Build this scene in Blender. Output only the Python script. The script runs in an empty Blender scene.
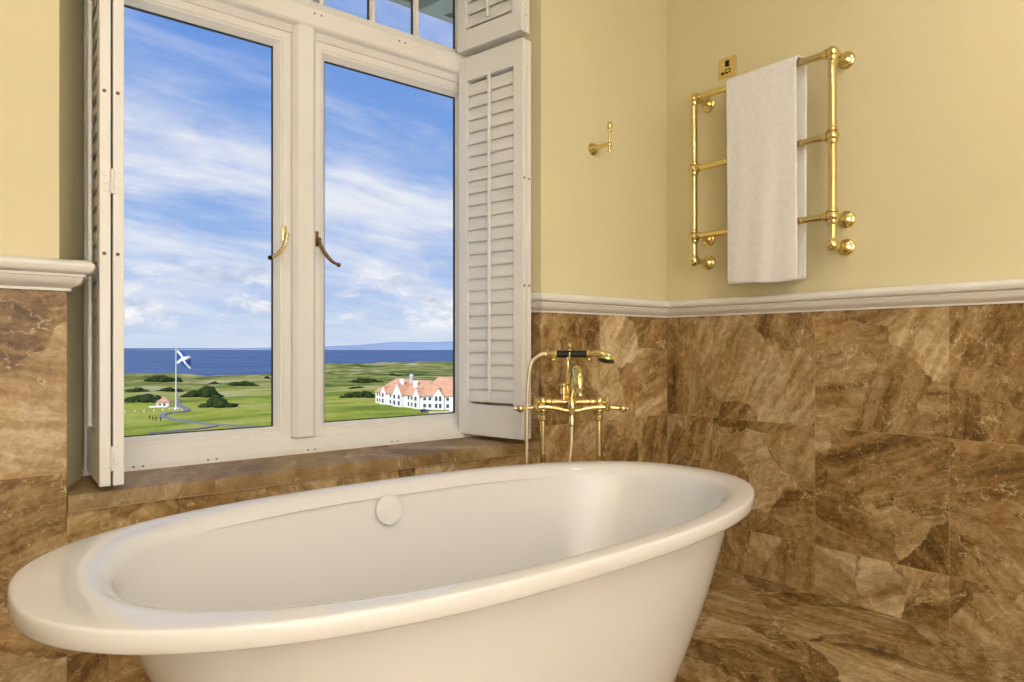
import bpy, bmesh, math, random
from mathutils import Vector, Matrix, Euler, noise
R = math.radians
S = bpy.context.scene
COL = S.collection
rnd = random.Random(7)

# ------------------------------------------------------------------ camera
F_PX, YAW, EYE, HORIZON = 682.67, R(39.34), 1.05, 348.0
cd = bpy.data.cameras.new('camera'); cam = bpy.data.objects.new('camera', cd); COL.objects.link(cam)
cam.location = (0, 0, EYE); cam.rotation_euler = (R(90), 0, -YAW)
cd.sensor_width = 36.0; cd.lens = 36.0 * F_PX / 1024.0
cd.shift_y = (HORIZON - 341.0) / 1024.0
cd.clip_start = 0.03; cd.clip_end = 300000.0
S.camera = cam
S.view_settings.view_transform = 'Standard'; S.view_settings.look = 'None'
S.view_settings.gamma = 1.0; S.view_settings.use_curve_mapping = False
S.view_settings.exposure = 0.0

def srgb(r, g, b, a=1.0):
    f = lambda c: (c/255)/12.92 if c <= 10 else ((c/255+0.055)/1.055)**2.4
    return (f(r), f(g), f(b), a)

# ------------------------------------------------------------------ node helper
class NT:
    def __init__(s, tree): s.t = tree; s.n = tree.nodes; s.l = tree.links
    def new(s, typ, **kw):
        nd = s.n.new(typ)
        for k, v in kw.items(): setattr(nd, k, v)
        return nd
    def put(s, sock, v):
        if isinstance(v, bpy.types.NodeSocket): s.l.new(v, sock)
        elif v is not None: sock.default_value = v
    def math(s, op, a, b=None, c=None, clamp=False):
        nd = s.new('ShaderNodeMath', operation=op, use_clamp=clamp)
        s.put(nd.inputs[0], a); s.put(nd.inputs[1], b); s.put(nd.inputs[2], c)
        return nd.outputs[0]
    def vmath(s, op, a, b=None, scale=None):
        nd = s.new('ShaderNodeVectorMath', operation=op)
        s.put(nd.inputs[0], a); s.put(nd.inputs[1], b)
        if scale is not None: s.put(nd.inputs['Scale'], scale)
        return nd.outputs[0]
    def noise(s, vec, scale, detail=4, rough=0.55, dist=0.0, color=False):
        nd = s.new('ShaderNodeTexNoise')
        s.put(nd.inputs['Vector'], vec); s.put(nd.inputs['Scale'], scale); s.put(nd.inputs['Detail'], detail)
        s.put(nd.inputs['Roughness'], rough); s.put(nd.inputs['Distortion'], dist)
        return nd.outputs['Color' if color else 'Fac']
    def ramp(s, fac, stops, interp='LINEAR'):
        nd = s.new('ShaderNodeValToRGB'); cr = nd.color_ramp; cr.interpolation = interp
        while len(cr.elements) < len(stops): cr.elements.new(0.5)
        for e, (p, c) in zip(cr.elements, stops):
            e.position = p; e.color = c if len(c) == 4 else (*c, 1)
        s.put(nd.inputs[0], fac); return nd.outputs[0]
    def mix(s, fac, a, b, blend='MIX'):
        nd = s.new('ShaderNodeMix', data_type='RGBA', blend_type=blend)
        s.put(nd.inputs[0], fac); s.put(nd.inputs[6], a); s.put(nd.inputs[7], b)
        return nd.outputs[2]
    def mapr(s, v, a, b, c=0.0, d=1.0, smooth=False):
        nd = s.new('ShaderNodeMapRange', interpolation_type='SMOOTHSTEP' if smooth else 'LINEAR')
        for i, x in enumerate((v, a, b, c, d)): s.put(nd.inputs[i], x)
        return nd.outputs[0]
    def comb(s, x, y, z=0.0):
        nd = s.new('ShaderNodeCombineXYZ')
        for i, v in enumerate((x, y, z)): s.put(nd.inputs[i], v)
        return nd.outputs[0]

def new_mat(name):
    m = bpy.data.materials.new(name); m.use_nodes = True
    t = NT(m.node_tree); p = t.n['Principled BSDF']
    return m, t, p
def plain(name, col, rough=0.5, metal=0.0, spec=0.5, var=0.04, vscale=6.0, bump=0.0, bscale=60.0, coat=0.0):
    m, t, p = new_mat(name)
    tc = t.new('ShaderNodeTexCoord').outputs['Object']
    n = t.noise(tc, vscale, 3)
    dark = tuple(c*(1-var*2) for c in col[:3])+(1,); lite = tuple(min(1, c*(1+var)) for c in col[:3])+(1,)
    t.put(p.inputs['Base Color'], t.ramp(n, [(0.3, dark), (0.7, lite)]))
    p.inputs['Roughness'].default_value = rough; p.inputs['Metallic'].default_value = metal
    p.inputs['Specular IOR Level'].default_value = spec
    p.inputs['Coat Weight'].default_value = coat; p.inputs['Coat Roughness'].default_value = 0.05
    if bump:
        b = t.new('ShaderNodeBump'); b.inputs['Strength'].default_value = bump; b.inputs['Distance'].default_value = 0.002
        t.put(b.inputs['Height'], t.noise(tc, bscale, 4)); t.l.new(b.outputs[0], p.inputs['Normal'])
    return m

# ------------------------------------------------------------------ sky
W = bpy.data.worlds.new('sky'); S.world = W; W.use_nodes = True
t = NT(W.node_tree); bg = t.n['Background']
dirv = t.new('ShaderNodeTexCoord').outputs['Generated']
sp = t.new('ShaderNodeSeparateXYZ'); t.put(sp.inputs[0], dirv)
zz = t.math('MAXIMUM', sp.outputs[2], 0.0)
base = t.ramp(zz, [(0.0, srgb(206, 220, 242)), (0.06, srgb(178, 202, 240)), (0.2, srgb(140, 176, 234)), (0.45, srgb(98, 146, 224)), (1.0, srgb(70, 116, 204))])
inv = t.math('DIVIDE', 1.0, t.math('ADD', zz, 0.22))
pl = t.comb(t.math('MULTIPLY', sp.outputs[0], inv), t.math('MULTIPLY', sp.outputs[1], inv), 0.0)
mp = t.new('ShaderNodeMapping'); t.put(mp.inputs[0], pl); mp.inputs['Rotation'].default_value = (0, 0, R(-20)); mp.inputs['Scale'].default_value = (0.8, 1.35, 1); mp.inputs['Location'].default_value = (0.35, 0.62, 0)
veil = t.noise(mp.outputs[0], 1.55, 10, 0.58, 0.35)
veil = t.mapr(veil, 0.37, 0.66, 0, 0.92, True)
m2 = t.new('ShaderNodeMapping'); t.put(m2.inputs[0], pl); m2.inputs['Rotation'].default_value = (0, 0, R(-30)); m2.inputs['Scale'].default_value = (1.2, 4.0, 1)
wisp = t.mapr(t.noise(m2.outputs[0], 1.9, 10, 0.6, 0.5), 0.45, 0.8, 0, 0.40, True)
band = t.math('ADD', t.mapr(zz, 0.02, 0.17, 0.55, 1.0), 0.0)
band = t.math('MULTIPLY', band, t.mapr(zz, 0.30, 0.52, 1.0, 0.42, True))
cover = t.math('MULTIPLY', t.math('ADD', veil, wisp, clamp=True), band)
cl = t.mix(cover, base, srgb(233, 236, 247))
cm = t.new('ShaderNodeMapping'); t.put(cm.inputs[0], dirv); cm.inputs['Scale'].default_value = (9, 9, 22)
cum = t.noise(cm.outputs[0], 1.0, 9, 0.6, 0.3)
cumm = t.math('MULTIPLY', t.mapr(cum, 0.44, 0.6, 0, 1, True), t.math('MULTIPLY', t.mapr(zz, 0.015, 0.04, 0, 1, True), t.mapr(zz, 0.075, 0.15, 1, 0, True)))
cshade = t.noise(cm.outputs[0], 2.3, 6, 0.6)
cl = t.mix(cumm, cl, t.ramp(cshade, [(0.35, srgb(190, 201, 226)), (0.6, srgb(250, 250, 252))]))
t.l.new(cl, bg.inputs['Color']); bg.inputs['Strength'].default_value = 1.0

# ------------------------------------------------------------------ sun, ceiling lamps and added bounce fill
sd = bpy.data.lights.new('sun', 'SUN'); so = bpy.data.objects.new('sun', sd); COL.objects.link(so)
so.rotation_euler = (R(52), 0, R(-66)); sd.energy = 3.9; sd.angle = R(0.6); sd.color = (1.0, 0.95, 0.86)
def lamp(x, y, power, size=0.16, z=3.07, col=(1.0, 0.95, 0.89)):
    d = bpy.data.lights.new('ceiling_lamp', 'AREA'); o = bpy.data.objects.new('ceiling_lamp', d); COL.objects.link(o)
    d.shape = 'DISK'; d.size = size; d.energy = power; d.color = col; o.location = (x, y, z)
for x, y, pw in ((0.3, 0.6, 4), (1.9, 0.5, 7), (-0.4, -0.2, 4), (0.75, -1.0, 7)):
    lamp(x, y, pw)
# added unseen fill light near the camera, bounced off the white wall behind it
vd = bpy.data.lights.new('bounce_fill', 'AREA'); vo = bpy.data.objects.new('bounce_fill', vd); COL.objects.link(vo)
vd.shape = 'DISK'; vd.size = 0.9; vd.energy = 164; vd.color = (1.0, 0.98, 0.97)
vo.location = (-0.30, -0.75, 1.45); vo.rotation_euler = (R(-91), 0, R(-10))

# ------------------------------------------------------------------ object helpers
def obj(name, bm, mat, parent=None, smooth=False, kind=None, label=None):
    me = bpy.data.meshes.new(name)
    bmesh.ops.recalc_face_normals(bm, faces=bm.faces)
    bm.to_mesh(me); bm.free()
    mats = mat if isinstance(mat, (list, tuple)) else [mat]
    for m in mats: me.materials.append(m)
    if smooth is not False:
        ang = R(35) if smooth is True else smooth
        me.polygons.foreach_set('use_smooth', [True]*len(me.polygons))
        me.set_sharp_from_angle(angle=ang)
    o = bpy.data.objects.new(name, me); COL.objects.link(o)
    if parent is not None:
        o.parent = parent
        o.matrix_parent_inverse = Matrix.Translation(-parent.location)   # meshes carry world coordinates
    if kind: o['kind'] = kind
    if label: o['label'] = label
    return o
def thing(name, label, cat, loc=(0, 0, 0), group=None):
    o = bpy.data.objects.new(name, None); COL.objects.link(o); o.location = loc
    o.empty_display_size = 0.1
    o['label'] = label; o['category'] = cat
    if group: o['group'] = group
    return o
def tag(o, label, cat, group=None, kind=None):
    o['label'] = label; o['category'] = cat
    if group: o['group'] = group
    if kind: o['kind'] = kind
    return o
def BM(): return bmesh.new()
def box(bm, x0, x1, y0, y1, z0, z1, bev=0.0, seg=2, M=None, mi=0):
    b = bmesh.new(); bmesh.ops.create_cube(b, size=1.0)
    for v in b.verts:
        v.co = Vector(((x0+x1)/2+v.co.x*(x1-x0), (y0+y1)/2+v.co.y*(y1-y0), (z0+z1)/2+v.co.z*(z1-z0)))
    if bev: bmesh.ops.bevel(b, geom=b.edges[:], offset=bev, segments=seg, affect='EDGES', profile=0.5)
    merge(bm, b, M, mi)
def merge(bm, b, M=None, mi=0):
    mp = {}
    for v in b.verts: mp[v] = bm.verts.new(M @ v.co if M is not None else v.co)
    for f in b.faces:
        try:
            nf = bm.faces.new([mp[v] for v in f.verts]); nf.material_index = mi
        except ValueError: pass
    b.free()
def tube(bm, pts, rad, seg=14, cap=True, mi=0, flat=None):
    pts = [Vector(p) for p in pts]; n = len(pts)
    if not hasattr(rad, '__len__'): rad = [rad]*n
    T = []
    for i in range(n):
        a = pts[max(0, i-1)]; b = pts[min(n-1, i+1)]; T.append((b-a).normalized())
    up = Vector((0, 0, 1)) if abs(T[0].z) < 0.9 else Vector((1, 0, 0))
    N = (up - T[0]*up.dot(T[0])).normalized(); rings = []
    for i in range(n):
        N = (N - T[i]*N.dot(T[i])).normalized(); B = T[i].cross(N)
        fa, fb = flat if flat else (1, 1)
        rings.append([bm.verts.new(pts[i]+(N*math.cos(2*math.pi*k/seg)*fa+B*math.sin(2*math.pi*k/seg)*fb)*rad[i]) for k in range(seg)])
    for i in range(n-1):
        for k in range(seg):
            f = bm.faces.new((rings[i][k], rings[i][(k+1) % seg], rings[i+1][(k+1) % seg], rings[i+1][k])); f.material_index = mi
    if cap:
        for r in (rings[0], rings[-1]):
            f = bm.faces.new(r); f.material_index = mi
def lathe(bm, o, axis, prof, seg=20, mi=0):
    """prof: list of (distance along axis, radius)"""
    o = Vector(o); ax = Vector(axis).normalized()
    up = Vector((0, 0, 1)) if abs(ax.z) < 0.9 else Vector((1, 0, 0))
    N = (up-ax*up.dot(ax)).normalized(); B = ax.cross(N); prev = None; first = None
    for (d, r) in prof:
        ring = [bm.verts.new(o+ax*d+(N*math.cos(2*math.pi*k/seg)+B*math.sin(2*math.pi*k/seg))*max(r, 0.0003)) for k in range(seg)]
        if prev:
            for k in range(seg):
                f = bm.faces.new((prev[k], prev[(k+1) % seg], ring[(k+1) % seg], ring[k])); f.material_index = mi
        else: first = ring
        prev = ring
    for r in (first, prev):
        f = bm.faces.new(r); f.material_index = mi
def ball(bm, c, r, seg=18, sq=(1, 1, 1), mi=0):
    b = bmesh.new(); bmesh.ops.create_uvsphere(b, u_segments=seg, v_segments=max(8, seg*2//3), radius=r)
    merge(bm, b, Matrix.Translation(c) @ Matrix.Diagonal((*sq, 1)), mi)
def bez(pts, n=16):
    """Catmull-Rom through the points"""
    P = [Vector(p) for p in pts]; P = [P[0]*2-P[1]]+P+[P[-1]*2-P[-2]]; out = []
    for i in range(1, len(P)-2):
        for k in range(n):
            u = k/n; a, b, c, d = P[i-1:i+3]
            out.append(0.5*((2*b)+(c-a)*u+(2*a-5*b+4*c-d)*u*u+(3*b-a-3*c+d)*u**3))
    out.append(P[-2]); return out
def prism(bm, poly, a, b, axis, M=None, mi=0):
    """extrude a 2D polygon from a to b along axis 0/1/2; poly gives the two other coordinates in order"""
    def mk(p, s):
        c = list(p); c.insert(axis, s); v = Vector(c)
        return bm.verts.new(M @ v if M is not None else v)
    A = [mk(p, a) for p in poly]; B_ = [mk(p, b) for p in poly]; n = len(poly)
    for k in range(n): bm.faces.new((A[k], A[(k+1) % n], B_[(k+1) % n], B_[k])).material_index = mi
    bm.faces.new(A).material_index = mi; bm.faces.new(B_).material_index = mi
def rect_sweep(bm, x0, x1, z0, z1, prof, mi=0):
    """mitred rectangular frame: prof = closed list of (inward offset, y)"""
    rings = []
    for o, y in prof:
        rings.append([bm.verts.new(c) for c in ((x0+o, y, z0+o), (x1-o, y, z0+o), (x1-o, y, z1-o), (x0+o, y, z1-o))])
    n = len(rings)
    for i in range(n):
        a, b = rings[i], rings[(i+1) % n]
        for k in range(4): bm.faces.new((a[k], a[(k+1) % 4], b[(k+1) % 4], b[k])).material_index = mi
def path_sweep(bm, path, prof, mi=0):
    """mitred moulding along a horizontal polyline; prof = closed list of (outward, z); outward is to the right of travel"""
    P = [Vector((*p, 0)) for p in path]; n = len(P); rings = []
    for i in range(n):
        d0 = (P[i]-P[i-1]).normalized() if i else (P[1]-P[0]).normalized()
        d1 = (P[i+1]-P[i]).normalized() if i < n-1 else d0
        n0 = Vector((d0.y, -d0.x, 0)); n1 = Vector((d1.y, -d1.x, 0))
        m = (n0+n1).normalized(); m = m/max(0.2, m.dot(n0))
        rings.append([bm.verts.new(P[i]+m*o+Vector((0, 0, z))) for o, z in prof])
    k = len(prof)
    for i in range(n-1):
        for j in range(k): bm.faces.new((rings[i][j], rings[i][(j+1) % k], rings[i+1][(j+1) % k], rings[i+1][j])).material_index = mi
    bm.faces.new(rings[0]).material_index = mi; bm.faces.new(rings[-1]).material_index = mi

# ------------------------------------------------------------------ materials
M_paint = plain('cream_paint', (0.735, 0.66, 0.42, 1), 0.55, spec=0.25, var=0.02, vscale=1.5, bump=0.05, bscale=240)
M_white = plain('white_paint', (0.80, 0.78, 0.75, 1), 0.32, spec=0.4, var=0.01)
M_ceil = plain('ceiling_paint', (0.82, 0.80, 0.76, 1), 0.7, var=0.01)
M_tub = plain('white_acrylic', (0.775, 0.76, 0.752, 1), 0.06, spec=0.5, var=0.0, coat=0.0)
M_brass = plain('polished_brass', (0.80, 0.65, 0.30, 1), 0.13, 1.0, var=0.03)
M_brassd = plain('aged_brass', (0.17, 0.11, 0.05, 1), 0.35, 1.0, var=0.1, vscale=60)
M_black = plain('black_ebonite', (0.008, 0.007, 0.006, 1), 0.4, spec=0.3)
M_dark = plain('black_rubber', (0.02, 0.022, 0.025, 1), 0.6)
M_chrome = plain('hose_metal', (0.80, 0.74, 0.60, 1), 0.28, 1.0)
M_slot = plain('screw_brown', (0.16, 0.12, 0.08, 1), 0.7)  # dark brown of the screw caps and magnet catches
M_eave = plain('painted_soffit', (0.36, 0.40, 0.33, 1), 0.6, var=0.12, vscale=2)
def towel_mat():
    m, t, p = new_mat('white_terry')
    tc = t.new('ShaderNodeTexCoord').outputs['Object']
    t.put(p.inputs['Base Color'], t.ramp(t.noise(tc, 40, 3), [(0.2, (0.76, 0.745, 0.735, 1)), (0.8, (0.86, 0.85, 0.845, 1))]))
    p.inputs['Roughness'].default_value = 0.95; p.inputs['Specular IOR Level'].default_value = 0.1
    p.inputs['Sheen Weight'].default_value = 0.3
    b = t.new('ShaderNodeBump'); b.inputs['Strength'].default_value = 0.6; b.inputs['Distance'].default_value = 0.002
    t.put(b.inputs['Height'], t.noise(tc, 380, 3)); t.l.new(b.outputs[0], p.inputs['Normal'])
    return m
M_towel = towel_mat()
def hose_mat():
    m, t, p = new_mat('ribbed_hose')
    p.inputs['Base Color'].default_value = (0.78, 0.66, 0.44, 1); p.inputs['Metallic'].default_value = 0.9; p.inputs['Roughness'].default_value = 0.3
    tc = t.new('ShaderNodeTexCoord').outputs['Object']
    w = t.new('ShaderNodeTexWave', bands_direction='Z'); t.put(w.inputs['Vector'], tc); w.inputs['Scale'].default_value = 90
    b = t.new('ShaderNodeBump'); b.inputs['Strength'].default_value = 0.5; b.inputs['Distance'].default_value = 0.001
    t.put(b.inputs['Height'], w.outputs['Fac']); t.l.new(b.outputs[0], p.inputs['Normal'])
    return m
M_hose = hose_mat()
def glass_mat():
    m, t, p = new_mat('window_glass'); t.n.remove(p)
    out = t.n['Material Output']
    tr = t.new('ShaderNodeBsdfTransparent'); tr.inputs[0].default_value = (0.985, 0.99, 0.99, 1)
    gl = t.new('ShaderNodeBsdfGlossy'); gl.inputs['Roughness'].default_value = 0.0; gl.inputs['Color'].default_value = (1, 1, 1, 1)
    fr = t.new('ShaderNodeFresnel'); fr.inputs['IOR'].default_value = 1.45
    ms = t.new('ShaderNodeMixShader'); t.l.new(t.math('MULTIPLY', fr.outputs[0], 0.15), ms.inputs[0]); t.l.new(tr.outputs[0], ms.inputs[1]); t.l.new(gl.outputs[0], ms.inputs[2])
    t.l.new(ms.outputs[0], out.inputs[0]); return m
M_glass = glass_mat()

def marble(name, plane, u0=0.0, v0=0.0, size=0.507, grout=True, seed=0.0, gain=1.0, rough=0.26, twist=True):
    """brown breccia marble, every tile turned and shifted on its own"""
    m, t, p = new_mat(name)
    sp = t.new('ShaderNodeSeparateXYZ'); t.put(sp.inputs[0], t.new('ShaderNodeTexCoord').outputs['Object'])
    X, Y, Z = sp.outputs
    if plane == 'X': u, v = X, Z
    elif plane == 'Y': u, v = Y, Z
    elif plane == 'D': u, v = t.math('MULTIPLY', t.math('ADD', X, Y), 0.7071), t.math('MULTIPLY', t.math('SUBTRACT', X, Y), 0.7071)
    else: u, v = X, t.math('ADD', Y, Z)
    u = t.math('SUBTRACT', u, u0); v = t.math('SUBTRACT', v, v0)
    ui = t.math('FLOOR', t.math('DIVIDE', u, size)); vi = t.math('FLOOR', t.math('DIVIDE', v, size))
    fu = t.math('SUBTRACT', t.math('DIVIDE', u, size), ui); fv = t.math('SUBTRACT', t.math('DIVIDE', v, size), vi)
    wn = t.new('ShaderNodeTexWhiteNoise', noise_dimensions='3D'); t.put(wn.inputs[0], t.comb(ui, vi, seed))
    hs = t.new('ShaderNodeSeparateColor'); t.put(hs.inputs[0], wn.outputs['Color'])
    ang = t.math('MULTIPLY', t.math('FLOOR', t.math('MULTIPLY', hs.outputs[0], 8.0)), math.pi/4+0.12) if twist else t.math('MULTIPLY', hs.outputs[0], 0.5)
    cu = t.math('SUBTRACT', fu, 0.5); cv = t.math('SUBTRACT', fv, 0.5)
    ca, sa = t.math('COSINE', ang), t.math('SINE', ang)
    ru = t.math('SUBTRACT', t.math('MULTIPLY', cu, ca), t.math('MULTIPLY', cv, sa))
    rv = t.math('ADD', t.math('MULTIPLY', cu, sa), t.math('MULTIPLY', cv, ca))
    P = t.comb(t.math('ADD', ru, t.math('MULTIPLY', hs.outputs[1], 37.0)), t.math('ADD', rv, t.math('MULTIPLY', hs.outputs[2], 53.0)), seed)
    w1 = t.vmath('SUBTRACT', t.noise(P, 1.3, 2, 0.5, color=True), (0.5, 0.5, 0.5))
    w2 = t.vmath('SUBTRACT', t.noise(P, 7.0, 5, 0.65, color=True), (0.5, 0.5, 0.5))
    Q = t.vmath('ADD', P, t.vmath('SCALE', w1, scale=0.30)); Q = t.vmath('ADD', Q, t.vmath('SCALE', w2, scale=0.10))
    # big broken fragments, each with its own grain direction and tone
    vo = t.new('ShaderNodeTexVoronoi', feature='F1'); t.put(vo.inputs['Vector'], Q); vo.inputs['Scale'].default_value = 1.5
    vs = t.new('ShaderNodeSeparateColor'); t.put(vs.inputs[0], vo.outputs['Color'])
    ve = t.new('ShaderNodeTexVoronoi', feature='DISTANCE_TO_EDGE'); t.put(ve.inputs['Vector'], Q); ve.inputs['Scale'].default_value = 1.5
    rot = t.new('ShaderNodeVectorRotate', rotation_type='Z_AXIS'); t.put(rot.inputs['Vector'], t.vmath('ADD', P, t.vmath('SCALE', w2, scale=0.10)))
    t.put(rot.inputs['Angle'], t.math('MULTIPLY', t.math('SUBTRACT', vs.outputs[0], 0.5), 1.6))
    G = t.vmath('MULTIPLY', rot.outputs[0], (0.55, 6.0, 1.0))
    grain = t.noise(G, 1.5, 10, 0.68, 0.15)
    fine = t.noise(Q, 20.0, 8, 0.72)
    cloud = t.noise(Q, 2.4, 7, 0.66, 0.5)
    val = t.math('ADD', t.math('MULTIPLY', grain, 0.60), t.math('MULTIPLY', cloud, 0.36))
    val = t.math('ADD', val, t.math('MULTIPLY', t.math('SUBTRACT', fine, 0.5), 0.34))
    val = t.math('ADD', val, t.math('MULTIPLY', t.math('SUBTRACT', vs.outputs[1], 0.5), 0.17))
    val = t.math('ADD', val, t.math('MULTIPLY', t.math('SUBTRACT', hs.outputs[2], 0.5), 0.06))
    def g(r_, g_, b_): c = srgb(r_, g_, b_); return (min(1, c[0]*gain), min(1, c[1]*gain), min(1, c[2]*gain), 1)
    colr = t.ramp(val, [(0.31, g(84, 58, 28)), (0.40, g(124, 96, 57)), (0.465, g(152, 122, 79)), (0.53, g(170, 143, 100)), (0.595, g(192, 168, 130)), (0.70, g(222, 203, 168))])
    rust = t.mapr(t.noise(P, 3.0, 6, 0.65, 0.4), 0.50, 0.68, 0, 0.5, True)
    colr = t.mix(rust, colr, t.mix(1.0, colr, (1.08, 0.86, 0.58, 1), 'MULTIPLY'))
    # seams between fragments
    seam = t.math('MULTIPLY', t.mapr(ve.outputs['Distance'], 0.0, 0.022, 1, 0, True), t.mapr(t.noise(P, 4.0, 3), 0.46, 0.62, 0, 0.55, True))
    colr = t.mix(seam, colr, g(92, 60, 28))
    # thin pale veins and healed cracks
    for vsc, wd, lo, am in ((2.6, 0.020, 0.46, 0.75), (7.0, 0.024, 0.50, 0.7)):
        vv = t.new('ShaderNodeTexVoronoi', feature='DISTANCE_TO_EDGE')
        t.put(vv.inputs['Vector'], t.vmath('ADD', t.vmath('MULTIPLY', rot.outputs[0], (0.8, 1.9, 1)), t.vmath('SCALE', w2, scale=0.22))); vv.inputs['Scale'].default_value = vsc
        vein = t.math('MULTIPLY', t.mapr(vv.outputs['Distance'], 0.0, wd, 1, 0, True), t.mapr(t.noise(P, 3.0+vsc, 4), lo, lo+0.14, 0, am, True))
        colr = t.mix(vein, colr, g(222, 200, 160))
    spk = t.mapr(t.noise(Q, 44.0, 3), 0.63, 0.74, 0, 0.55, True)
    colr = t.mix(spk, colr, g(224, 200, 160))
    if grout:
        eu = t.math('MULTIPLY', t.math('MINIMUM', fu, t.math('SUBTRACT', 1.0, fu)), size)
        ev = t.math('MULTIPLY', t.math('MINIMUM', fv, t.math('SUBTRACT', 1.0, fv)), size)
        e = t.math('MINIMUM', eu, ev)
        gl = t.mapr(e, 0.0008, 0.0016, 0.6, 0.0)
        colr = t.mix(gl, colr, g(190, 156, 108))
    t.l.new(colr, p.inputs['Base Color'])
    t.l.new(t.mapr(fine, 0.3, 0.7, rough, rough+0.12), p.inputs['Roughness'])
    p.inputs['Specular IOR Level'].default_value = 0.3
    return m
M_mb_back = marble('marble_tiles_back', 'X', 2.845, 0.2085, 0.5005, seed=3.0, gain=1.12)
M_mb_left = marble('marble_tiles_pier', 'X', 0.30, 0.2085, 0.5005, seed=11.0)
M_mb_right = marble('marble_tiles_right', 'Y', 0.926, 0.2085, 0.5065, seed=5.0)
M_mb_rev = marble('marble_tiles_reveal', 'Y', 2.0, 0.2085, 0.5005, seed=8.0)
M_mb_floor = marble('marble_tiles_floor', 'D', 2.535, 0.25, 0.50, seed=2.0, gain=0.92, rough=0.14, twist=False)
M_mb_sill = marble('marble_slab_sill', 'S', -0.3, 0.0, 1.6, grout=False, seed=21.0, gain=0.74, rough=0.42)

# ------------------------------------------------------------------ room shell
XR, YB, TH = 2.857, 2.222, 0.52          # paint faces of the right and window walls
XL, YF, ZC = -1.25, -2.3, 3.1
SILL = 0.65
bm = BM(); box(bm, XL-0.2, XR+0.3, YF-0.2, YB+TH, -0.12, 0.0); obj('floor', bm, M_mb_floor, kind='structure')
bm = BM(); box(bm, XL-0.2, XR+0.3, YF-0.2, YB+TH, ZC, ZC+0.15); obj('ceiling', bm, M_ceil, kind='structure')
LX0, LX1, RX0, RX1, YW = 0.225, 0.317, 1.985, 1.900, 2.505   # splayed reveal
bm = BM()
box(bm, XL-0.2, -0.2, YB, YB+TH, 0, ZC)
prism(bm, [(-0.2, YB), (LX0, YB), (LX1, YW), (LX1, YB+TH), (-0.2, YB+TH)], 0, ZC, 2)
prism(bm, [(RX0, YB), (XR+0.3, YB), (XR+0.3, YB+TH), (RX1, YB+TH), (RX1, YW)], 0, ZC, 2)
box(bm, LX0, RX0, YB+0.01, YB+TH, 0, SILL-0.045)
prism(bm, [(LX0, YB), (RX0, YB), (RX1, YW), (RX1, YB+TH), (LX1, YB+TH), (LX1, YW)], 2.98, ZC, 2)
wall_back = obj('wall_back', bm, M_paint, kind='structure')
bm = BM(); box(bm, XR, XR+0.2, YF-0.2, YB, 0, ZC); wall_right = obj('wall_right', bm, M_paint, kind='structure')
bm = BM(); box(bm, XL-0.2, XL, YF-0.2, YB, 0, ZC); wall_left = obj('wall_left', bm, M_paint, kind='structure')
bm = BM(); box(bm, XL, XR, YF-0.2, YF, 0, ZC); wall_front = obj('wall_front', bm, M_ceil, kind='structure')
ZT = 1.206                                 # top of the marble
bm = BM(); box(bm, XL, 0.242, 2.21, YB, 0, ZT, 0.002); obj('tile_cladding', bm, M_mb_left, wall_back)
bm = BM(); box(bm, 1.972, XR-0.012, 2.21, YB, 0, ZT, 0.002); obj('tile_cladding', bm, M_mb_back, wall_back)
bm = BM(); box(bm, 0.242, 1.972, 2.213, YB+0.01, 0, SILL-0.044); obj('tile_cladding', bm, M_mb_back, wall_back)
bm = BM(); prism(bm, [(1.972, YB), (1.987, YB), (1.902, YW), (1.888, YW)], SILL, ZT, 2); obj('tile_cladding', bm, M_mb_rev, wall_back)
bm = BM(); box(bm, XR-0.012, XR, YF, 2.2095, 0, ZT, 0.002); obj('tile_cladding', bm, M_mb_right, wall_right)
bm = BM(); box(bm, XL, XL+0.012, YF, 2.2095, 0, ZT); obj('tile_cladding', bm, M_mb_right, wall_left)
# dado rails
RP = [(-0.012, 1.205), (0.010, 1.205), (0.010, 1.212), (0.016, 1.2160), (0.026, 1.2205), (0.035, 1.2275), (0.040, 1.236), (0.041, 1.241), (0.047, 1.2420), (0.047, 1.249),
      (0.054, 1.2500), (0.063, 1.2545), (0.068, 1.2615), (0.070, 1.269), (0.068, 1.2765), (0.062, 1.2825), (0.052, 1.2860), (0.040, 1.287), (-0.012, 1.287)]
bm = BM(); path_sweep(bm, [(XL, 2.21), (0.242, 2.21), (0.246, 2.226)], RP); obj('trim_1', bm, M_white, smooth=R(28), kind='structure')
bm = BM(); path_sweep(bm, [(1.889, 2.50), (1.972, 2.21), (2.845, 2.21), (2.845, YF)], [(o*0.8, z) for o, z in RP]); obj('trim_2', bm, M_white, smooth=R(28), kind='structure')

# ------------------------------------------------------------------ window
win = bpy.data.objects.new('window_1', None); COL.objects.link(win); win.location = (1.045, 2.58, SILL); win['kind'] = 'structure'
YG = 2.585
bm = BM()                                  # outer frame, mullion, transom
FX0, FX1, FZ1 = 0.262, 1.838, 3.02
def vbar(x0, x1, z0, z1, yf, yb=2.65, ch=0.012):
    prism(bm, [(x0, yb), (x0, yf+ch), (x0+ch, yf), (x1-ch, yf), (x1, yf+ch), (x1, yb)], z0, z1, 2)
vbar(FX0-0.06, 0.285, SILL, FZ1, 2.53); vbar(1.826, FX1+0.06, SILL, FZ1, 2.53, yb=2.60)
vbar(1.000, 1.090, SILL+0.06, 2.30, 2.518, ch=0.016); vbar(1.010, 1.080, 2.36, FZ1, 2.53)
prism(bm, [(2.65, SILL), (2.500, SILL), (2.500, 0.668), (2.508, 0.674), (2.530, 0.690), (2.540, 0.705), (2.65, 0.705)], FX0-0.06, FX1+0.06, 0)
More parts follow.
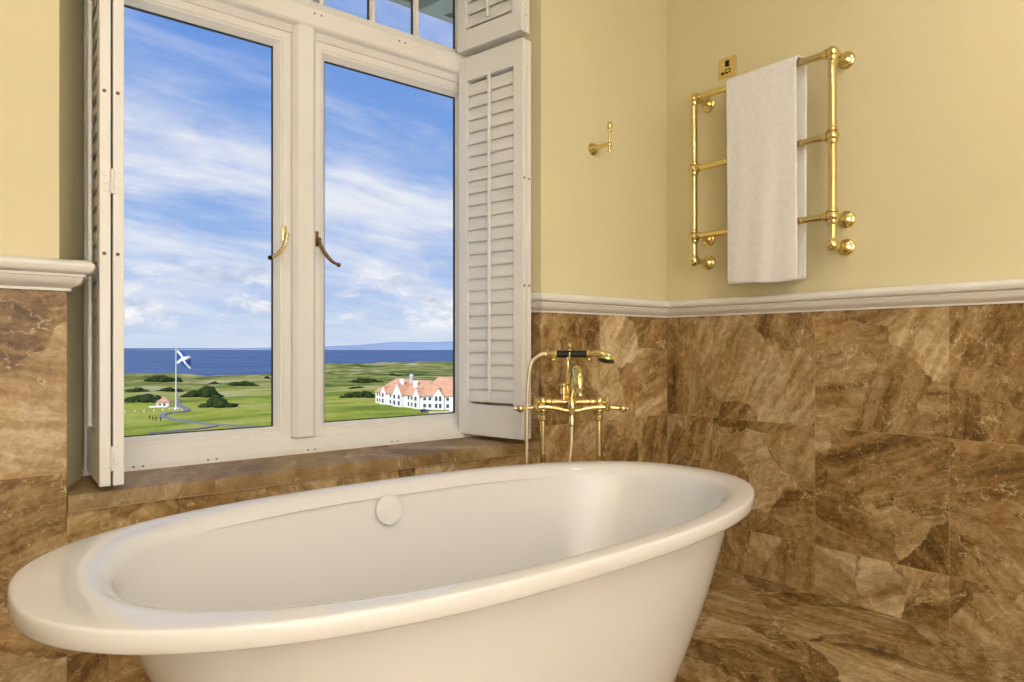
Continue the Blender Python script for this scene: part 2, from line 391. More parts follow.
prism(bm, [(2.65, 2.252), (2.545, 2.252), (2.540, 2.262), (2.532, 2.276), (2.516, 2.284), (2.510, 2.292), (2.508, 2.352), (2.514, 2.364), (2.540, 2.378), (2.552, 2.402), (2.65, 2.402)], FX0-0.06, FX1+0.06, 0)
prism(bm, [(2.65, 2.94), (2.54, 2.94), (2.52, 2.955), (2.52, FZ1), (2.65, FZ1)], FX0-0.06, FX1+0.06, 0)
obj('window_frame', bm, M_white, win, smooth=R(25))
for cx, cy, cz in [(c, 2.5005, 0.662) for c in (0.47, 0.70, 1.06, 1.42)]+[(c, 2.5085, 2.335) for c in (1.09, 1.46)]:
    for s in (-0.014, 0.014):
        bm = BM(); lathe(bm, (cx+s, cy, cz), (0, -1, 0), [(0, 0.0035), (0.0012, 0.0035), (0.0015, 0.002)], 10); obj('screw_cap', bm, M_slot, win)
def casement(gx0, gx1):
    g0, g1 = 0.752, 2.197; w = 0.062
    bm = BM()
    rect_sweep(bm, gx0-w, gx1+w, g0-w, g1+w, [(0, 2.552), (0.034, 2.552), (0.038, 2.556), (0.044, 2.557), (0.050, 2.566), (w, 2.580), (w, 2.598), (0, 2.64)])
    c = obj('casement', bm, M_white, win, smooth=R(25))
    bm = BM(); rect_sweep(bm, gx0-0.004, gx1+0.004, g0-0.004, g1+0.004, [(0, YG-0.001), (0.0075, YG-0.001), (0.0075, YG+0.010), (0, YG+0.010)]); obj('glazing_seal', bm, M_dark, c, label='thin black glazing seal around the pane')
    bm = BM(); box(bm, gx0, gx1, YG+0.002, YG+0.008, g0, g1); obj('pane', bm, M_glass, c)
    return c
cas_l = casement(0.310, 0.943); cas_r = casement(1.147, 1.780)
def toplights(x0, x1):
    w = 0.03; bm = BM(); g0, g1 = 2.412, 2.92
    rect_sweep(bm, x0-w, x1+w, g0-w, g1+w, [(0, 2.556), (0.014, 2.556), (w, 2.574), (w, 2.598), (0, 2.64)])
    xs = [x0+(x1-x0)*k/3 for k in range(4)]
    for k in (1, 2): prism(bm, [(xs[k]-0.012, 2.60), (xs[k]-0.012, 2.575), (xs[k]-0.006, 2.566), (xs[k]+0.006, 2.566), (xs[k]+0.012, 2.575), (xs[k]+0.012, 2.60)], g0-0.005, g1+0.005, 2)
    c = obj('top_light', bm, M_white, win, smooth=R(25))
    for k in range(3):
        a, b = xs[k]+(0.012 if k else 0), xs[k+1]-(0.012 if k < 2 else 0)
        bm = BM(); rect_sweep(bm, a-0.002, b+0.002, g0-0.002, g1+0.002, [(0, YG-0.001), (0.006, YG-0.001), (0.006, YG+0.010), (0, YG+0.010)]); obj('glazing_seal', bm, M_dark, c)
        bm = BM(); box(bm, a, b, YG+0.002, YG+0.008, g0, g1); obj('pane', bm, M_glass, c)
toplights(0.31, 0.943); toplights(1.147, 1.780)
# sill slab
bm = BM(); prism(bm, [(2.198, SILL-0.044), (2.198, SILL-0.010), (2.201, SILL-0.003), (2.208, SILL), (2.66, SILL), (2.66, SILL-0.044)], 0.243, 1.971, 0)
obj('window_sill', bm, M_mb_sill, win, smooth=R(25), label='brown marble window sill slab')
bm = BM(); box(bm, 0.243, 1.971, 2.200, 2.214, SILL-0.0470, SILL-0.0440); obj('sealant', bm, plain('pale_sealant', srgb(206, 176, 130), 0.6), win, label='thin pale joint under the sill')
# casement fasteners
def fastener(px, z, s, mat, lab, tip):
    y = 2.552; bm = BM()
    box(bm, px-0.009, px+0.009, y-0.006, y, z-0.052, z+0.008, 0.003)
    tube(bm, [(px, y-0.004, z-0.03), (px, y-0.028, z-0.03)], 0.006, 12)
    ball(bm, (px, y-0.027, z-0.028), 0.009)
    pts = bez([(px, y-0.027, z-0.020), (px+s*0.004, y-0.032, z-0.048), (px+s*tip*0.30, y-0.040, z-0.082), (px+s*tip*0.66, y-0.046, z-0.110), (px+s*tip, y-0.050, z-0.122)], 8)
    n = len(pts); tube(bm, pts, [0.0052+0.0022*math.sin(math.pi*k/(n-1)) for k in range(n)], 12, flat=(1, 1))
    h = obj('window_handle', bm, mat, cas_l if s < 0 else cas_r, smooth=True, label=lab)
    bm = BM(); ball(bm, (px+s*(tip+0.004), y-0.051, z-0.1235), 0.0088); obj('handle_knob', bm, M_black if s < 0 else mat, win)
fastener(0.974, 1.505, -1, M_brass, 'bright brass casement handle', 0.068)
fastener(1.101, 1.499, 1, M_brassd, 'dark bronze casement handle', 0.066)

# ------------------------------------------------------------------ plantation shutters
def leaf(root, A, B_, side, z0, z1, rod=True, br=0.135):
    """A hinge-side corner, B_ free-edge corner on the middle of the leaf; side=+1: louvre rod on the left of A->B"""
    A, B_ = Vector((*A, 0)), Vector((*B_, 0)); L = (B_-A).length; d = (B_-A)/L; n = Vector((-d.y, d.x, 0))*side
    M = Matrix(((d.x, n.x, 0, A.x), (d.y, n.y, 0, A.y), (0, 0, 1, 0), (0, 0, 0, 1)))
    th, st, tr = 0.0135, 0.050, 0.105
    bm = BM()
    box(bm, 0, st, -th, th, z0, z1, 0.002, 2, M); box(bm, L-st, L, -th, th, z0, z1, 0.002, 2, M)
    box(bm, st-0.001, L-st+0.001, -th+0.001, th-0.001, z1-tr, z1, 0.0015, 2, M); box(bm, st-0.001, L-st+0.001, -th+0.001, th-0.001, z0, z0+br, 0.0015, 2, M)
    p = obj('shutter_panel', bm, M_white, root)
    bm = BM(); za, zb = z0+br+0.012, z1-tr-0.012; n_l = max(1, round((zb-za)/0.0535)); pitch = (zb-za)/n_l
    tilt = R(80)
    for k in range(n_l):
        zc = za+pitch*(k+0.5); prof = []
        for j in range(14):
            q = 2*math.pi*j/14; a, b = 0.0288*math.cos(q), 0.0042*math.sin(q)
            prof.append((-(a*math.cos(tilt)) + b*math.sin(tilt), zc + a*math.sin(tilt) + b*math.cos(tilt)))
        prism(bm, prof, st+0.001, L-st-0.001, 0, M)
    obj('louvres', bm, M_white, p, smooth=True)
    if rod:
        bm = BM(); box(bm, L*0.5-0.0075, L*0.5+0.0075, 0.0125, 0.0235, za+0.005, zb+0.012, 0.003, 2, M); obj('tilt_rod', bm, M_white, p)
    for zc in (1.757, 1.310):
        if z0 < zc < z1:
            bm = BM(); lathe(bm, M @ Vector((L+0.0005, 0.002, zc)), d, [(0, 0.005), (0.0012, 0.005), (0.0015, 0.003)], 12); obj('magnet_catch', bm, M_slot, p)
    return M, L
def hinge(root, x, y, zs, dr, wid):
    for z in zs:
        bm = BM(); d = Vector((*dr, 0)).normalized(); n = Vector((-d.y, d.x, 0))
        c = Vector((x, y, z))
        tube(bm, [c+d*0.004+Vector((0, 0, -0.034)), c+d*0.004+Vector((0, 0, 0.034))], 0.0052, 12)
        M = Matrix(((d.x, n.x, 0, x), (d.y, n.y, 0, y), (0, 0, 1, z), (0, 0, 0, 1)))
        box(bm, 0.0, 0.0016, -wid, wid, -0.032, 0.032, 0, 2, M)
        for s in (-1, 1):
            for q in (-0.022, 0.0, 0.022): lathe(bm, M @ Vector((0.0016, s*wid*0.72, q+0.006*s)), d, [(0, 0.0026), (0.001, 0.002)], 8)
        obj('hinge', bm, M_white, root, smooth=True)
ZS0, ZS1 = 0.669, 2.337
sh = thing('plantation_shutter', 'white louvred shutter folded back on the left of the window, seen edge-on', 'shutter', (0.335, 2.50, ZS0))
leaf(sh, (0.336, 2.515), (0.3245, 2.160), -1, ZS0, ZS1); leaf(sh, (0.368, 2.515), (0.3570, 2.160), -1, ZS0, ZS1, rod=False)
hinge(sh, 0.3407, 2.1605, (0.745, 1.51, 2.25), (-0.02, -1), 0.020)
bm = BM(); box(bm, 0.3175, 0.337, 2.486, 2.529, 0.662, 2.36, 0.003); tube(bm, [(0.322, 2.482, 0.71), (0.322, 2.482, 0.79)], 0.006, 10); obj('hanging_post', bm, M_white, sh)
sh = thing('plantation_shutter', 'tall white louvred shutter standing open on the right of the window, brown sill below', 'shutter', (1.76, 2.51, ZS0))
leaf(sh, (1.765, 2.515), (1.838, 2.160), -1, ZS0, ZS1); leaf(sh, (1.798, 2.515), (1.868, 2.165), -1, ZS0, ZS1, rod=False)
hinge(sh, 1.853, 2.163, (0.745, 1.51, 2.25), (0.22, -1), 0.016)
bm = BM(); box(bm, 1.772, 1.80, 2.522, 2.529, 0.662, 2.36, 0.002); obj('hanging_post', bm, M_white, sh)
sh = thing('plantation_shutter', 'short white upper shutter cut by the top edge, above the tall open one', 'shutter', (1.76, 2.51, 2.375))
leaf(sh, (1.757, 2.515), (1.829, 2.160), -1, 2.366, 2.92, br=0.088); leaf(sh, (1.790, 2.515), (1.859, 2.165), -1, 2.366, 2.92, rod=False, br=0.088)
hinge(sh, 1.844, 2.163, (2.47, 2.80), (0.22, -1), 0.016)

# ------------------------------------------------------------------ bathtub
TC = Vector((1.0236, 1.4879, 0)); AL, AR, TB = 0.948, 1.064, 0.519     # egg-shaped: the right end reaches further
tub = thing('bathtub', 'large white freestanding oval bathtub with a broad rolled rim under the window', 'bathtub', (TC.x, TC.y, 0))
EX = 2/2.38
def tub_pt(q, il, ir, ib, z):
    c, s_ = math.cos(q), math.sin(q); a = (AL-il) if c < 0 else (AR-ir)
    return Vector((TC.x+a*math.copysign(abs(c)**EX, c), TC.y+(TB-ib)*math.copysign(abs(s_)**EX, s_), z))
def loft(bm, rows, cap_last=False, seg=176):
    prev = None
    for row in rows:
        r = [bm.verts.new(tub_pt(2*math.pi*(k+0.5)/seg, *row)) for k in range(seg)]
        if prev:
            for k in range(seg): bm.faces.new((prev[k], prev[(k+1) % seg], r[(k+1) % seg], r[k]))
        prev = r
    if cap_last: bm.faces.new(prev)
rim = [(0.15, 0.10, 0.088, 0.579), (0.030, 0.025, 0.030, 0.578), (0.009, 0.009, 0.009, 0.5785), (0.003, 0.003, 0.003, 0.5805), (0, 0, 0, 0.585), (0, 0, 0, 0.6115), (0.0012, 0.0012, 0.0012, 0.6150), (0.004, 0.004, 0.004, 0.6174), (0.009, 0.009, 0.009, 0.6184),
       (0.050, 0.040, 0.030, 0.6188), (0.090, 0.064, 0.046, 0.6178), (0.115, 0.080, 0.055, 0.6150), (0.135, 0.093, 0.063, 0.6095), (0.150, 0.103, 0.069, 0.6015), (0.160, 0.110, 0.074, 0.592), (0.168, 0.116, 0.079, 0.580)]
inner = []
for k in range(1, 17):
    u = k/16; z = 0.580-0.42*u; w = 0.14*max(0, u-0.72)**1.5*5
    inner.append((0.168+0.09*u+0.11*u*u+w, 0.116+0.10*u+0.10*u*u+w, 0.079+0.075*u+0.03*u*u+w*0.7, z))
inner += [(0.50, 0.50, 0.28, 0.152), (0.70, 0.75, 0.40, 0.150), (0.93, 1.04, 0.50, 0.149)]
bm = BM(); loft(bm, rim+inner, True); obj('basin', bm, M_tub, tub, smooth=R(60))
skirt = []
for k in range(25):
    u = k/24; z = 0.582*(1-u); w = 0.182*u+0.114*u*u
    skirt.append((0.154+w, 0.052+w, 0.074+0.068*u+0.042*u*u, z))
bm = BM(); loft(bm, skirt, True); obj('skirt', bm, M_tub, tub, smooth=R(60))
# overflow cover on the window-side inner wall
def inner_pt(q, u):
    rows = [rim[-1]]+inner[:16]; f = u*16; i = min(15, int(f)); w = f-i
    return tub_pt(q, *[rows[i][j]*(1-w)+rows[i+1][j]*w for j in range(4)])
OQ, OU = R(88.6), 0.10
c0 = inner_pt(OQ, OU); du = inner_pt(OQ, OU+0.02)-c0; dq = inner_pt(OQ+0.02, OU)-c0; nn = du.cross(dq).normalized()
if nn.y > 0: nn = -nn
bm = BM(); lathe(bm, c0-nn*0.006, nn, [(0, 0.040), (0.011, 0.040), (0.012, 0.046), (0.019, 0.0475), (0.022, 0.046), (0.0235, 0.041), (0.0238, 0.001)], 40); obj('overflow_cover', bm, M_tub, tub, smooth=True)

# ------------------------------------------------------------------ floor-standing bath filler
TP = Vector((1.887, 1.936, 0)); U = Vector((math.cos(YAW), -math.sin(YAW), 0)); Wd = Vector((-math.sin(YAW), -math.cos(YAW), 0))  # U along the cross bar, Wd towards the tub
def tp(u, w, z): return TP+U*u+Wd*w+Vector((0, 0, z))
fill = thing('bath_filler', 'polished brass floor-standing bath filler behind the tub rim, with lever handles', 'tap', tuple(TP))
ZB = 0.838
for s, nm in ((-1, 'riser_pipe'), (1, 'riser_pipe')):
    bm = BM(); u = s*0.111
    tube(bm, [tp(u, 0, 0.0), tp(u, 0, ZB-0.01)], 0.0105, 16)
    lathe(bm, tp(u, 0, 0.0), (0, 0, 1), [(0, 0.032), (0.006, 0.032), (0.010, 0.022), (0.02, 0.014)], 24)
    lathe(bm, tp(u, 0, ZB-0.075), (0, 0, 1), [(0, 0.0105), (0.004, 0.016), (0.012, 0.0175), (0.022, 0.0175), (0.026, 0.013), (0.034, 0.014), (0.040, 0.019), (0.054, 0.019), (0.058, 0.013)], 6 if False else 20)
    obj(nm, bm, M_brass, fill, smooth=True)
bm = BM()                                   # bridge body
tube(bm, [tp(-0.135, 0, ZB), tp(0.135, 0, ZB)], 0.0115, 18)
for s in (-1, 1):
    ball(bm, tp(s*0.111, 0, ZB), 0.021); lathe(bm, tp(s*0.075, 0, ZB), U*s, [(0, 0.0115), (0.004, 0.016), (0.014, 0.016), (0.018, 0.0125), (0.055, 0.016), (0.062, 0.021), (0.070, 0.0175)], 20)
tube(bm, bez([tp(-0.115, 0.034, ZB-0.018), tp(-0.06, 0.040, ZB-0.022), tp(-0.022, 0.042, ZB-0.030), tp(0.022, 0.042, ZB-0.030), tp(0.06, 0.040, ZB-0.022), tp(0.115, 0.034, ZB-0.018)], 6), 0.0095, 14)
for s in (-1, 1): tube(bm, [tp(s*0.112, 0.0, ZB-0.004), tp(s*0.112, 0.036, ZB-0.018)], 0.012, 14)
lathe(bm, tp(0, 0.042, ZB+0.012), (0, 0, -1), [(0, 0.012), (0.010, 0.016), (0.030, 0.017), (0.052, 0.015), (0.058, 0.0105), (0.075, 0.0105), (0.080, 0.013), (0.10, 0.012), (0.105, 0.007)], 20)
tube(bm, [tp(0, 0, ZB), tp(0, 0.042, ZB-0.01)], 0.012, 14)
obj('bridge_body', bm, M_brass, fill, smooth=True)
for s in (-1, 1):                           # lever handles
    bm = BM()
    tube(bm, [tp(s*0.112, 0.036, ZB-0.018), tp(s*0.200, 0.036, ZB-0.024)], [0.0085, 0.0055], 14)
    lathe(bm, tp(s*0.128, 0.036, ZB-0.019), U*s, [(0, 0.009), (0.006, 0.015), (0.012, 0.0165), (0.018, 0.012), (0.024, 0.008)], 18)
    lathe(bm, tp(s*0.184, 0.036, ZB-0.0235), U*s, [(0, 0.006), (0.004, 0.010), (0.010, 0.0145), (0.018, 0.0155), (0.026, 0.012), (0.030, 0.007), (0.036, 0.0075), (0.040, 0.003)], 18)
    obj('lever_handle', bm, M_brass, fill, smooth=True)
bm = BM()                                   # column with cradle for the hand shower
lathe(bm, tp(-0.012, 0, ZB+0.008), (0, 0, 1), [(0, 0.017), (0.012, 0.018), (0.022, 0.013), (0.060, 0.0125), (0.064, 0.017), (0.070, 0.017), (0.074, 0.010), (0.140, 0.009), (0.182, 0.008)], 20)
for q in (-1, 1): tube(bm, bez([tp(-0.010, 0, ZB+0.160), tp(-0.008, q*0.012, ZB+0.168), tp(-0.006, q*0.020, ZB+0.182), tp(-0.006, q*0.0205, ZB+0.196)], 6), 0.0036, 10)
lathe(bm, tp(-0.002, -0.022, ZB+0.165), (0, 0, 1), [(0, 0.004), (0.044, 0.004), (0.047, 0.008), (0.051, 0.0095), (0.055, 0.006), (0.058, 0.009), (0.063, 0.0095), (0.067, 0.003)], 16)
tube(bm, [tp(-0.012, 0, ZB+0.168), tp(-0.002, -0.022, ZB+0.175)], 0.006, 10)
obj('cradle_column', bm, M_brass, fill, smooth=True)
bm = BM()                                   # spout, arching over the tub
pts = bez([tp(0.0, 0.01, ZB+0.012), tp(0.006, 0.016, ZB+0.075), tp(0.008, 0.045, ZB+0.122), tp(0.014, 0.095, ZB+0.128), tp(0.019, 0.128, ZB+0.095), tp(0.020, 0.132, ZB+0.045)], 10)
n = len(pts); tube(bm, pts, [0.0165+0.0045*k/(n-1) for k in range(n)], 20)
lathe(bm, tp(0.020, 0.132, ZB+0.062), (0, 0, -1), [(0, 0.021), (0.003, 0.0235), (0.008, 0.0215), (0.028, 0.0215), (0.0285, 0.018), (0.014, 0.017)], 20)
obj('spout', bm, M_brass, fill, smooth=True)
bm = BM(); lathe(bm, tp(-0.030, 0.012, ZB+0.008), (0, 0, 1), [(0, 0.010), (0.02, 0.010), (0.024, 0.014), (0.05, 0.012), (0.056, 0.017), (0.062, 0.017), (0.068, 0.006)], 18); tube(bm, [tp(-0.012, 0, ZB+0.02), tp(-0.030, 0.012, ZB+0.02)], 0.010, 12); obj('diverter', bm, M_brass, fill, smooth=True)

# hand shower lying in the cradle
ZH = ZB+0.188
hsr = thing('hand_shower', 'telephone-style hand shower with black grip lying across the brass filler', 'shower', tuple(tp(0, 0, ZH)))
bm = BM(); lathe(bm, tp(-0.056, 0, ZH), U, [(0, 0.0125), (0.002, 0.0145), (0.115, 0.0145), (0.117, 0.0125)], 24); obj('grip', bm, M_black, hsr, smooth=True, label='black cylindrical grip')
bm = BM()
lathe(bm, tp(-0.056, 0, ZH), -U, [(-0.002, 0.012), (0.004, 0.016), (0.009, 0.0175), (0.014, 0.012), (0.020, 0.015), (0.026, 0.010), (0.040, 0.0085)], 20)
ball(bm, tp(-0.068, 0, ZH-0.022), 0.009); tube(bm, [tp(-0.068, 0, ZH), tp(-0.068, 0, ZH-0.02)], 0.0045, 8)
obj('ferrule', bm, M_brass, hsr, smooth=True)
bm = BM()
lathe(bm, tp(0.061, 0, ZH), U, [(-0.002, 0.012), (0.003, 0.016), (0.008, 0.018), (0.014, 0.012), (0.022, 0.010)], 20)
ball(bm, tp(0.072, 0, ZH-0.022), 0.009); tube(bm, [tp(0.072, 0, ZH), tp(0.072, 0, ZH-0.02)], 0.0045, 8)
pts = bez([tp(0.078, 0, ZH), tp(0.100, 0.004, ZH+0.003), tp(0.122, 0.008, ZH-0.001), tp(0.146, 0.012, ZH-0.011), tp(0.164, 0.014, ZH-0.022)], 8); n = len(pts)
tube(bm, pts, [0.0095+0.009*math.sin(math.pi*0.62*k/(n-1)) for k in range(n)], 18)
obj('shower_neck', bm, M_brass, hsr, smooth=True)
bm = BM(); ax = (U*-0.24+Wd*0.20-Vector((0, 0, 1))).normalized(); hc = tp(0.142, 0.012, ZH-0.006)
lathe(bm, hc, ax, [(-0.004, 0.006), (-0.002, 0.014), (0.003, 0.024), (0.010, 0.029), (0.016, 0.031), (0.020, 0.030), (0.021, 0.001)], 28); obj('shower_head', bm, M_brass, hsr, smooth=True)
bm = BM(); lathe(bm, hc, ax, [(0.019, 0.0312), (0.0235, 0.0312), (0.0255, 0.028), (0.0257, 0.001)], 28); obj('spray_face', bm, M_dark, hsr, smooth=True, label='black rubber spray face')
bm = BM()
pts = bez([tp(0, 0.042, ZB-0.090), tp(-0.003, 0.042, ZB-0.17), tp(-0.018, 0.030, ZB-0.30), tp(-0.050, 0.010, ZB-0.50), tp(-0.10, -0.01, ZB-0.66), tp(-0.15, -0.02, ZB-0.62), tp(-0.172, -0.005, ZB-0.40), tp(-0.175, 0.03, ZB-0.15), tp(-0.172, 0.045, ZB+0.04), tp(-0.160, 0.035, ZB+0.145), tp(-0.134, 0.014, ZH-0.012), tp(-0.110, 0.002, ZH), tp(-0.094, 0, ZH)], 10)
tube(bm, pts, 0.0078, 12); obj('hose', bm, M_hose, hsr, smooth=True, label='ribbed metal shower hose')

# ------------------------------------------------------------------ heated towel rail
TX = 2.735; TY0, TY1 = 1.305, 1.968
rail = thing('towel_rail', 'polished brass ladder towel rail on the cream right wall', 'towel rail', (XR, (TY0+TY1)/2, 1.465))
Z3 = (2.238, 1.903, 1.580); ZBt = 1.465
for y in (TY1, TY0):
    bm = BM(); tube(bm, [(TX, y, ZBt), (TX, y, Z3[0])], 0.0165, 20)
    lathe(bm, (TX, y, ZBt-0.026), (0, 0, 1), [(0, 0.006), (0.003, 0.015), (0.010, 0.020), (0.020, 0.0245), (0.034, 0.0245), (0.044, 0.020), (0.050, 0.0195), (0.056, 0.0165)], 20)
    for z in Z3:
        ball(bm, (TX, y, z), 0.0255)
        for s in ((-1,) if z == Z3[0] else (-1, 1)): lathe(bm, (TX, y, z), (0, 0, s), [(0.018, 0.022), (0.024, 0.0215), (0.030, 0.0195), (0.036, 0.0165)], 20)
    obj('upright', bm, M_brass, rail, smooth=True)
for z in Z3:
    bm = BM(); tube(bm, [(TX, TY0, z), (TX, TY1, z)], 0.0145, 18)
    for y, s in ((TY0, 1), (TY1, -1)): lathe(bm, (TX, y, z), (0, s, 0), [(0.018, 0.021), (0.026, 0.020), (0.034, 0.0185), (0.040, 0.0145)], 18)
    obj('crossbar', bm, M_brass, rail, smooth=True)
for y in (TY1, TY0):
    for z in (Z3[0], Z3[2], ZBt):
        bm = BM()
        lathe(bm, (XR, y, z), (-1, 0, 0), [(0, 0.036), (0.006, 0.036), (0.010, 0.033), (0.013, 0.028), (0.020, 0.026), (0.024, 0.021), (0.030, 0.014), (0.060, 0.0125), (0.085, 0.014), (0.092, 0.018), (0.10, 0.016), (0.115, 0.014)], 26)
        obj('wall_flange', bm, M_brass, rail, smooth=True)

# towel folded over the top bar
bm = BM(); NY, path = 40, []
zt = Z3[0]; r = 0.0205
for k in range(31): path.append((TX-r-0.006, 1.331+(zt-1.331)*k/30, 'f'))
for k in range(1, 10):
    q = math.pi*k/10; path.append((TX-(r+0.006)*math.cos(q) if q < 1.57 else TX-(r+0.004)*math.cos(q), zt+r*math.sin(q)+0.002, 'f' if k < 5 else 'b'))
for k in range(29): path.append((TX+r+0.004, zt-(zt-1.338)*k/28, 'b'))
grid = []
for i, (x, z, sd_) in enumerate(path):
    row = []
    for j in range(NY+1):
        v = j/NY; drop = (zt-z)
        if sd_ == 'f': y0, y1 = 1.772-0.006*max(0, drop)/0.9, 1.441-0.004*max(0, drop)/0.9
        else: y0, y1 = 1.760, 1.426+0.006*min(1, max(0, drop-0.0)/0.9)
        if i in range(31, 40):
            w = (i-30)/10; y0 = 1.772*(1-w)+1.760*w; y1 = 1.441*(1-w)+1.426*w
        y = y0+(y1-y0)*v; s = -1 if sd_ == 'f' else 1
        amp = max(0, drop)/0.9
        xo = amp*(0.005*math.sin(v*7.0+0.6+drop*1.5)+0.003*math.sin(v*17+drop*3))
        zo = 0.004*math.sin(v*5.3+1.0)*(1 if drop > 0.86 else 0)
        hem = 0.0014 if 0.800 < drop < 0.812 else 0.0
        xx = x+xo+s*(0.0)-s*hem
        if sd_ == 'b': xx = max(xx, TX+r+0.002)
        else: xx = min(xx, TX-r-0.002)
        row.append(bm.verts.new((xx, y, z+zo)))
    grid.append(row)
for i in range(len(grid)-1):
    for j in range(NY): bm.faces.new((grid[i][j], grid[i][j+1], grid[i+1][j+1], grid[i+1][j]))
tw = obj('towel', bm, M_towel, smooth=R(80)); tag(tw, 'white bath towel folded over the brass towel rail', 'towel')
md = tw.modifiers.new('thick', 'SOLIDIFY'); md.thickness = 0.010; md.offset = 1.0
md = tw.modifiers.new('sub', 'SUBSURF'); md.levels = 1; md.render_levels = 1

# robe hook on the window wall
hx, hz, hy = 2.306, 1.975, YB
hk = thing('robe_hook', 'small brass robe hook on the cream wall right of the window', 'hook', (hx, hy, hz))
bm = BM(); lathe(bm, (hx, hy, hz), (0, -1, 0), [(0, 0.030), (0.006, 0.030), (0.011, 0.026), (0.014, 0.027), (0.022, 0.021), (0.032, 0.015)], 24); obj('back_plate', bm, M_brass, hk, smooth=True)
bm = BM(); pts = bez([(hx, hy-0.018, hz), (hx, hy-0.062, hz+0.001), (hx, hy-0.105, hz+0.002)], 8); n = len(pts)
tube(bm, pts, [0.0145-0.0065*k/(n-1) for k in range(n)], 14)
lathe(bm, (hx, hy-0.107, hz-0.038), (0, 0, 1), [(0, 0.003), (0.003, 0.009), (0.009, 0.010), (0.015, 0.006), (0.026, 0.0065), (0.030, 0.0105), (0.038, 0.0115), (0.045, 0.0105), (0.050, 0.0065), (0.092, 0.006), (0.096, 0.0105), (0.101, 0.0105), (0.105, 0.006), (0.112, 0.009), (0.122, 0.0122), (0.132, 0.0105), (0.139, 0.005), (0.141, 0.001)], 18)
obj('hook_arm', bm, M_brass, hk, smooth=True)

# switched fuse plate
sw = thing('switch_plate', 'square brass switch plate on the wall above the towel', 'switch', (XR, 1.863, 2.385))
sy, sz, hh = 1.863, 2.386, 0.047
bm = BM(); box(bm, XR-0.006, XR, sy-hh, sy+hh, sz-hh, sz+hh, 0.0025); obj('plate', bm, M_brass, sw)
bm = BM(); box(bm, XR-0.0105, XR-0.005, sy-0.010, sy+0.010, sz+0.004, sz+0.032, 0.002); obj('rocker', bm, M_black, sw, label='black rocker switch')
bm = BM()
box(bm, XR-0.0075, XR-0.005, sy-0.016, sy+0.012, sz-0.011, sz-0.008); box(bm, XR-0.0075, XR-0.005, sy-0.016, sy+0.012, sz-0.026, sz-0.023)
box(bm, XR-0.0075, XR-0.005, sy-0.016, sy-0.013, sz-0.026, sz-0.008); box(bm, XR-0.0075, XR-0.005, sy+0.009, sy+0.012, sz-0.026, sz-0.008)
box(bm, XR-0.0075, XR-0.005, sy-0.004, sy+0.004, sz-0.030, sz-0.023)
obj('fuse_holder', bm, M_black, sw, label='black outlined fuse holder')
bm = BM(); box(bm, XR-0.010, XR-0.005, sy+0.020, sy+0.032, sz-0.030, sz-0.018, 0.002); box(bm, XR-0.0085, XR-0.005, sy+0.011, sy+0.022, sz-0.0265, sz-0.0225); obj('indicator', bm, M_black, sw)

# ------------------------------------------------------------------ outside
GZ = -30.0
def ground_z(x, y):
    n1 = noise.noise(Vector((x/95, y/95, 0.3))); n2 = noise.noise(Vector((x/34, y/34, 4.1))); n3 = noise.noise(Vector((x/14, y/14, 9.2)))
    yc = coast(x); d = yc-y
    near = max(0, min(1, (430-d)/330)) if d < 430 else 0.0
    flat = max(0.0, min(1.0, (y-330)/200))
    z = GZ+0.25*n1*(1-flat)+flat*(1.2*n1+0.7*n2)+near*(3.4*abs(n1)+2.2*n2+0.9*n3+3.0)
    if d < 0: z -= 0.35*(-d)
    return z
def coast(x):
    P = [(-300, 840), (60, 815), (133, 785), (250, 700), (330, 760), (410, 980), (484, 1110), (739, 1120), (1000, 1040), (1400, 1000)]
    for (a, ya), (b, yb) in zip(P, P[1:]):
        if a <= x <= b:
            w = (x-a)/(b-a); w = w*w*(3-2*w); return ya+(yb-ya)*w+6*math.sin(x/23)
    return 900
def at(px, depth, dz=0.0):
    """world x, y of a bearing and a distance measured along the view axis"""
    k = (px-512)/F_PX
    x = depth*(k*math.cos(YAW)+math.sin(YAW)); y = depth*(-k*math.sin(YAW)+math.cos(YAW))
    return Vector((x, y, ground_z(x, y)+dz))
def ground_at(px, py):
    """where a sight line meets the land"""
    d = 682.67*(EYE-GZ)/(py-HORIZON)
    for _ in range(12):
        p = at(px, d); d = d*0.4+0.6*682.67*(EYE-p.z)/(py-HORIZON)
    return at(px, d)
bm = BM(); NX, NYg, x0, y0, st = 250, 250, -160.0, 90.0, 5.0
vs = [[None]*(NX+1) for _ in range(NYg+1)]
for j in range(NYg+1):
    for i in range(NX+1):
        x, y = x0+i*st, y0+j*st
        vs[j][i] = bm.verts.new((x, y, max(-56, ground_z(x, y))))
for j in range(NYg):
    for i in range(NX): bm.faces.new((vs[j][i], vs[j][i+1], vs[j+1][i+1], vs[j+1][i]))
